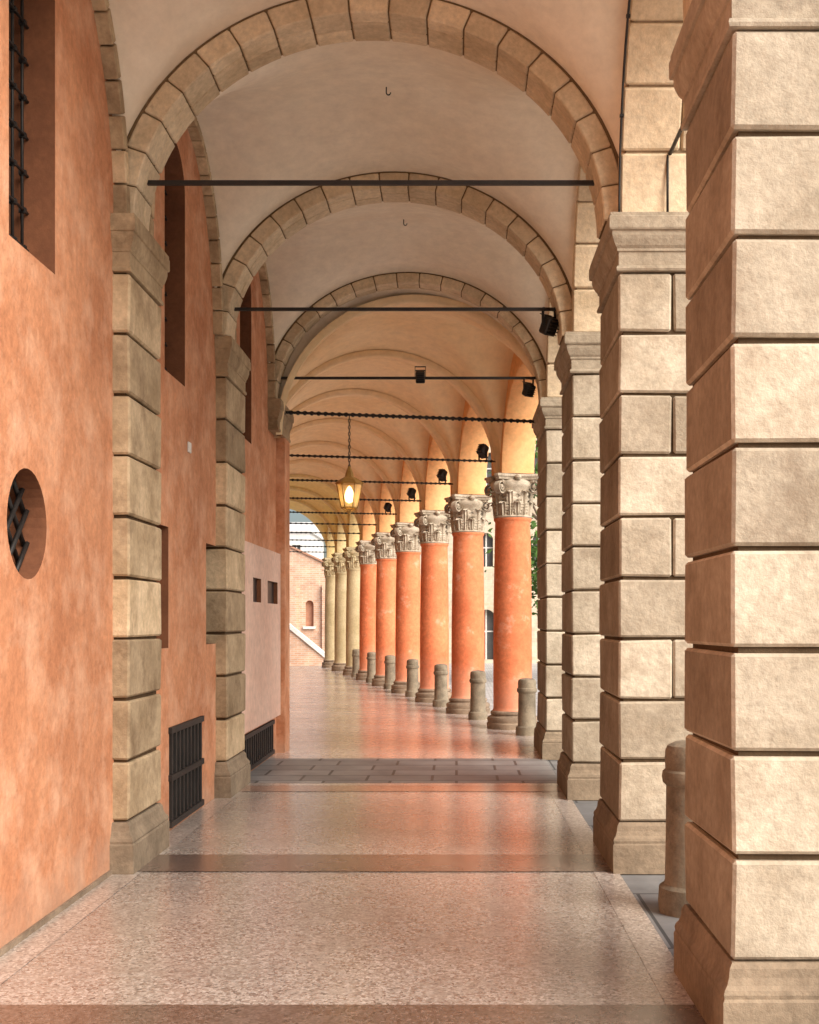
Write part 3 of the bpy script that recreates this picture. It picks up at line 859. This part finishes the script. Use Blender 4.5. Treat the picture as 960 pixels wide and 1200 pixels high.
# ------------------------------------------------------------------ beyond the walk
def building(name, loc, x0, x1, h, holes, mat, label, depth=8, roofmat=None, slope=0, wmat=None):
    t = thing(name, loc, label, 'building')
    Y = loc[1]; f = lambda p: (p[0], Y + p[1], p[2])
    mb = MB(); wall_grid(mb, holes, x0, x1, -.12, h, f)
    for (xa, xb, ya, yb) in ((x0, x0, Y, Y + depth), (x1, x1, Y, Y + depth), (x0, x1, Y + depth, Y + depth)):
        mb.add([(xa, ya, -.12), (xb, yb, -.12), (xb, yb, h), (xa, ya, h)], [(0, 1, 2, 3)])
    mb.build('wall', mat, t)
    mb = MB()
    mb.add([(x0 - .15, Y - .15, h), (x1 + .15, Y - .15, h), (x1 + .15, Y + depth / 2, h + slope), (x0 - .15, Y + depth / 2, h + slope), (x0 - .15, Y + depth + .15, h), (x1 + .15, Y + depth + .15, h),
            (x0 - .15, Y - .15, h - .12), (x1 + .15, Y - .15, h - .12), (x1 + .15, Y + depth + .15, h - .12), (x0 - .15, Y + depth + .15, h - .12)],
           [(0, 1, 2, 3), (3, 2, 5, 4), (6, 7, 8, 9), (0, 1, 7, 6), (1, 2, 5, 8, 7), (0, 3, 4, 9, 6), (4, 5, 8, 9)])
    mb.build('roof', roofmat or TILE, t)
    for hh in holes:
        w = panel(hh, f, hh[5] - .02).build('door' if hh[3] < .1 else 'window', wmat or DARKGL, t)
        g = MB(); a0, a1, z0, z1 = hh[1:5]; y = Y + hh[5] - .05
        box(g, (a0 + a1) / 2 - .03, (a0 + a1) / 2 + .03, y - .02, y + .02, z0, z1)
        box(g, a0, a1, y - .018, y + .018, z0 + (z1 - z0) * .55, z0 + (z1 - z0) * .55 + .05)
        g.build('frame', PALE, w)
    return t
ho = []
for i, x in enumerate((-.6, 1.15, 3.2, 5.4, 7.6, 9.8, 12.0)):
    ho.append(('arch', x - .26, x + .26, 3.6, 4.9, .25))
    ho.append(('rect', x - .4, x + .4, 6.6, 8.0, .25))
for x in (1.15, 5.4, 9.8): ho.append(('arch', x - .36, x + .36, 0.02, 1.95, .3))
building('stone_building', (6, 46, 0), -1.9, 14, 9.5, ho, BEIGE, 'beige brick building with arched windows seen between the orange columns', 10, None, 2.2, FARGL)
t = thing('brick_building', (-8, 46, 0), 'pink brick building with sloping top seen through the far end of the walk', 'building')
f = lambda p: (p[0], 46 + p[1], p[2])
hb = [('arch', -5.82, -5.5, 1.3, 2.3, .2)]
mb = MB(); wall_grid(mb, hb, -13, -4.1, -.12, 2.6, f)
mb.add([(-13, 46, 2.6), (-4.1, 46, 2.6), (-4.1, 46, 3.3), (-7.6, 46, 4.9), (-9.2, 46, 5.6), (-13, 46, 3.9)], [(0, 1, 2, 3, 4, 5)])
mb.add([(-4.1, 46, -.12), (-4.1, 53, -.12), (-4.1, 53, 3.3), (-4.1, 46, 3.3)], [(0, 1, 2, 3)])
mb.build('wall', BRICK, t)
mb = MB()
v = [(-13.2, 3.82), (-9.2, 5.6), (-7.6, 4.9), (-3.95, 3.23)]
mb.add([(x, 45.92, z) for x, z in v] + [(x, 53, z) for x, z in v] + [(x, 45.92, z + .07) for x, z in v] + [(x, 53, z + .07) for x, z in v],
       [(i, i + 1, i + 5, i + 4) for i in range(3)] + [(8 + i, 9 + i, 13 + i, 12 + i) for i in range(3)] + [(i, i + 1, i + 9, i + 8) for i in range(3)])
mb.build('roof', TILE, t)
w = panel(hb[0], f, .18).build('window', TILE, t)
mb = MB(); box(mb, -5.9, -5.42, 45.9, 46.02, 1.2, 1.3); mb.build('sill', PALE, w)
for xx in (-6.3, -5.0):
    mb = MB(); box(mb, xx - .16, xx + .16, 45.86, 46.0, -.12, 2.9); mb.build('brick_buttress', BRICK, t)
building('pale_house', (-12, 72, 0), -20, -8.9, 7.0, [('rect', -9.9, -9.4, 5.0, 6.1, .2), ('rect', -11.4, -10.8, 5.0, 6.1, .2)], PALE, 'pale rendered house rising behind the pink brick building', 8, PALE, .8, FARGL)
t = thing('stair_parapet', (-6, 43.2, 0), 'sloping brick stair parapet with pale coping at the far end of the walk', 'parapet')
mb = MB(); v = [(-7.4, 2.35), (-4.6, .05), (-4.6, -.12), (-7.4, -.12)]
mb.add([(x, 43.2, z) for x, z in v] + [(x, 43.5, z) for x, z in v], [(0, 1, 2, 3), (4, 5, 6, 7), (0, 1, 5, 4), (1, 2, 6, 5), (2, 3, 7, 6), (3, 0, 4, 7)]); mb.build('parapet_wall', BRICK, t)
mb = MB(); v = [(-7.45, 2.55), (-4.5, .14), (-4.5, -.03), (-7.45, 2.38)]
mb.add([(x, 43.13, z) for x, z in v] + [(x, 43.57, z) for x, z in v], [(0, 1, 2, 3), (4, 5, 6, 7), (0, 1, 5, 4), (1, 2, 6, 5), (2, 3, 7, 6), (3, 0, 4, 7)]); mb.build('coping', PALE, t)

def tree(x, y, h, rad, lab, seed):
    rnd = random.Random(seed)
    t = thing('tree', (x, y, -.12), lab, 'tree', 'street trees')
    mb = MB(); tube(mb, [(x, y, -.15), (x + .05, y, h * .25), (x - .03, y + .05, h * .5), (x + .05, y, h * .85)], [.16, .13, .10, .03], 10)
    for i in range(8):
        a = rnd.uniform(0, 6.28); z = h * rnd.uniform(.38, .7); e = rad * rnd.uniform(.5, .9)
        tube(mb, [(x, y, z), (x + e * .5 * math.cos(a), y + e * .5 * math.sin(a), z + .5), (x + e * math.cos(a), y + e * math.sin(a), z + 1.1)], [.06, .04, .015], 6)
    mb.build('trunk', BARK, t)
    mb = MB(); cl_ = []
    for i in range(26):
        a = rnd.uniform(0, 6.28); z = rnd.uniform(-1, 1); r = rad * math.sqrt(max(0, 1 - z * z)) * rnd.uniform(.35, 1)
        cl_.append(Vector((x + r * math.cos(a), y + r * math.sin(a), h * .66 + z * h * .32)))
    for c0 in cl_:
        for i in range(85):
            p = c0 + Vector((rnd.gauss(0, .33), rnd.gauss(0, .33), rnd.gauss(0, .28)))
            a = Vector((rnd.gauss(0, 1), rnd.gauss(0, 1), rnd.gauss(0, 1))).normalized(); b3 = a.orthogonal().normalized(); s = rnd.uniform(.06, .12)
            mb.add([p - a * s, p + b3 * s * .5, p + a * s, p - b3 * s * .5], [(0, 1, 2, 3)])
    mb.build('crown', LEAF, t)
tree(2.5, 31, 6.2, 1.6, 'green street tree glimpsed right of the first orange column', 3)
tree(5.5, 33, 6.8, 1.9, 'green street tree farther out on the piazza', 4)

# ------------------------------------------------------------------ light, world, camera
w = bpy.data.worlds.new('World'); SC.world = w; w.use_nodes = True
wn = w.node_tree.nodes; wl_ = w.node_tree.links
sky = wn.new('ShaderNodeTexSky'); sky.sky_type = 'NISHITA'; sky.sun_disc = False
EL, AZ = R(36), R(132)
sky.sun_elevation = EL; sky.sun_rotation = AZ; sky.dust_density = 4; sky.air_density = 1.0; sky.ozone_density = .6
bg = wn['Background']; bg.inputs['Strength'].default_value = .15
wl_.new(sky.outputs[0], bg.inputs['Color'])
sd = bpy.data.lights.new('sun', 'SUN'); sd.energy = 5; sd.angle = R(50); sd.color = (1, .965, .91)
so = bpy.data.objects.new('sun', sd); C.objects.link(so)
dirv = Vector((math.sin(AZ) * math.cos(EL), math.cos(AZ) * math.cos(EL), math.sin(EL)))
so.rotation_euler = dirv.to_track_quat('Z', 'Y').to_euler(); so.location = (20, -20, 25)

cam = bpy.data.cameras.new('camera'); co = bpy.data.objects.new('camera', cam); C.objects.link(co)
co.location = (0, 0, EYE); co.rotation_euler = (R(90), 0, 0)
cam.sensor_fit = 'HORIZONTAL'; cam.sensor_width = 36; cam.lens = 36 * 1400 / 960
cam.shift_x = -55 / 960; cam.shift_y = 128 / 960
cam.clip_end = 3000; cam.clip_start = .05
SC.camera = co
SC.view_settings.view_transform = 'Standard'; SC.view_settings.look = 'None'; SC.view_settings.exposure = 0
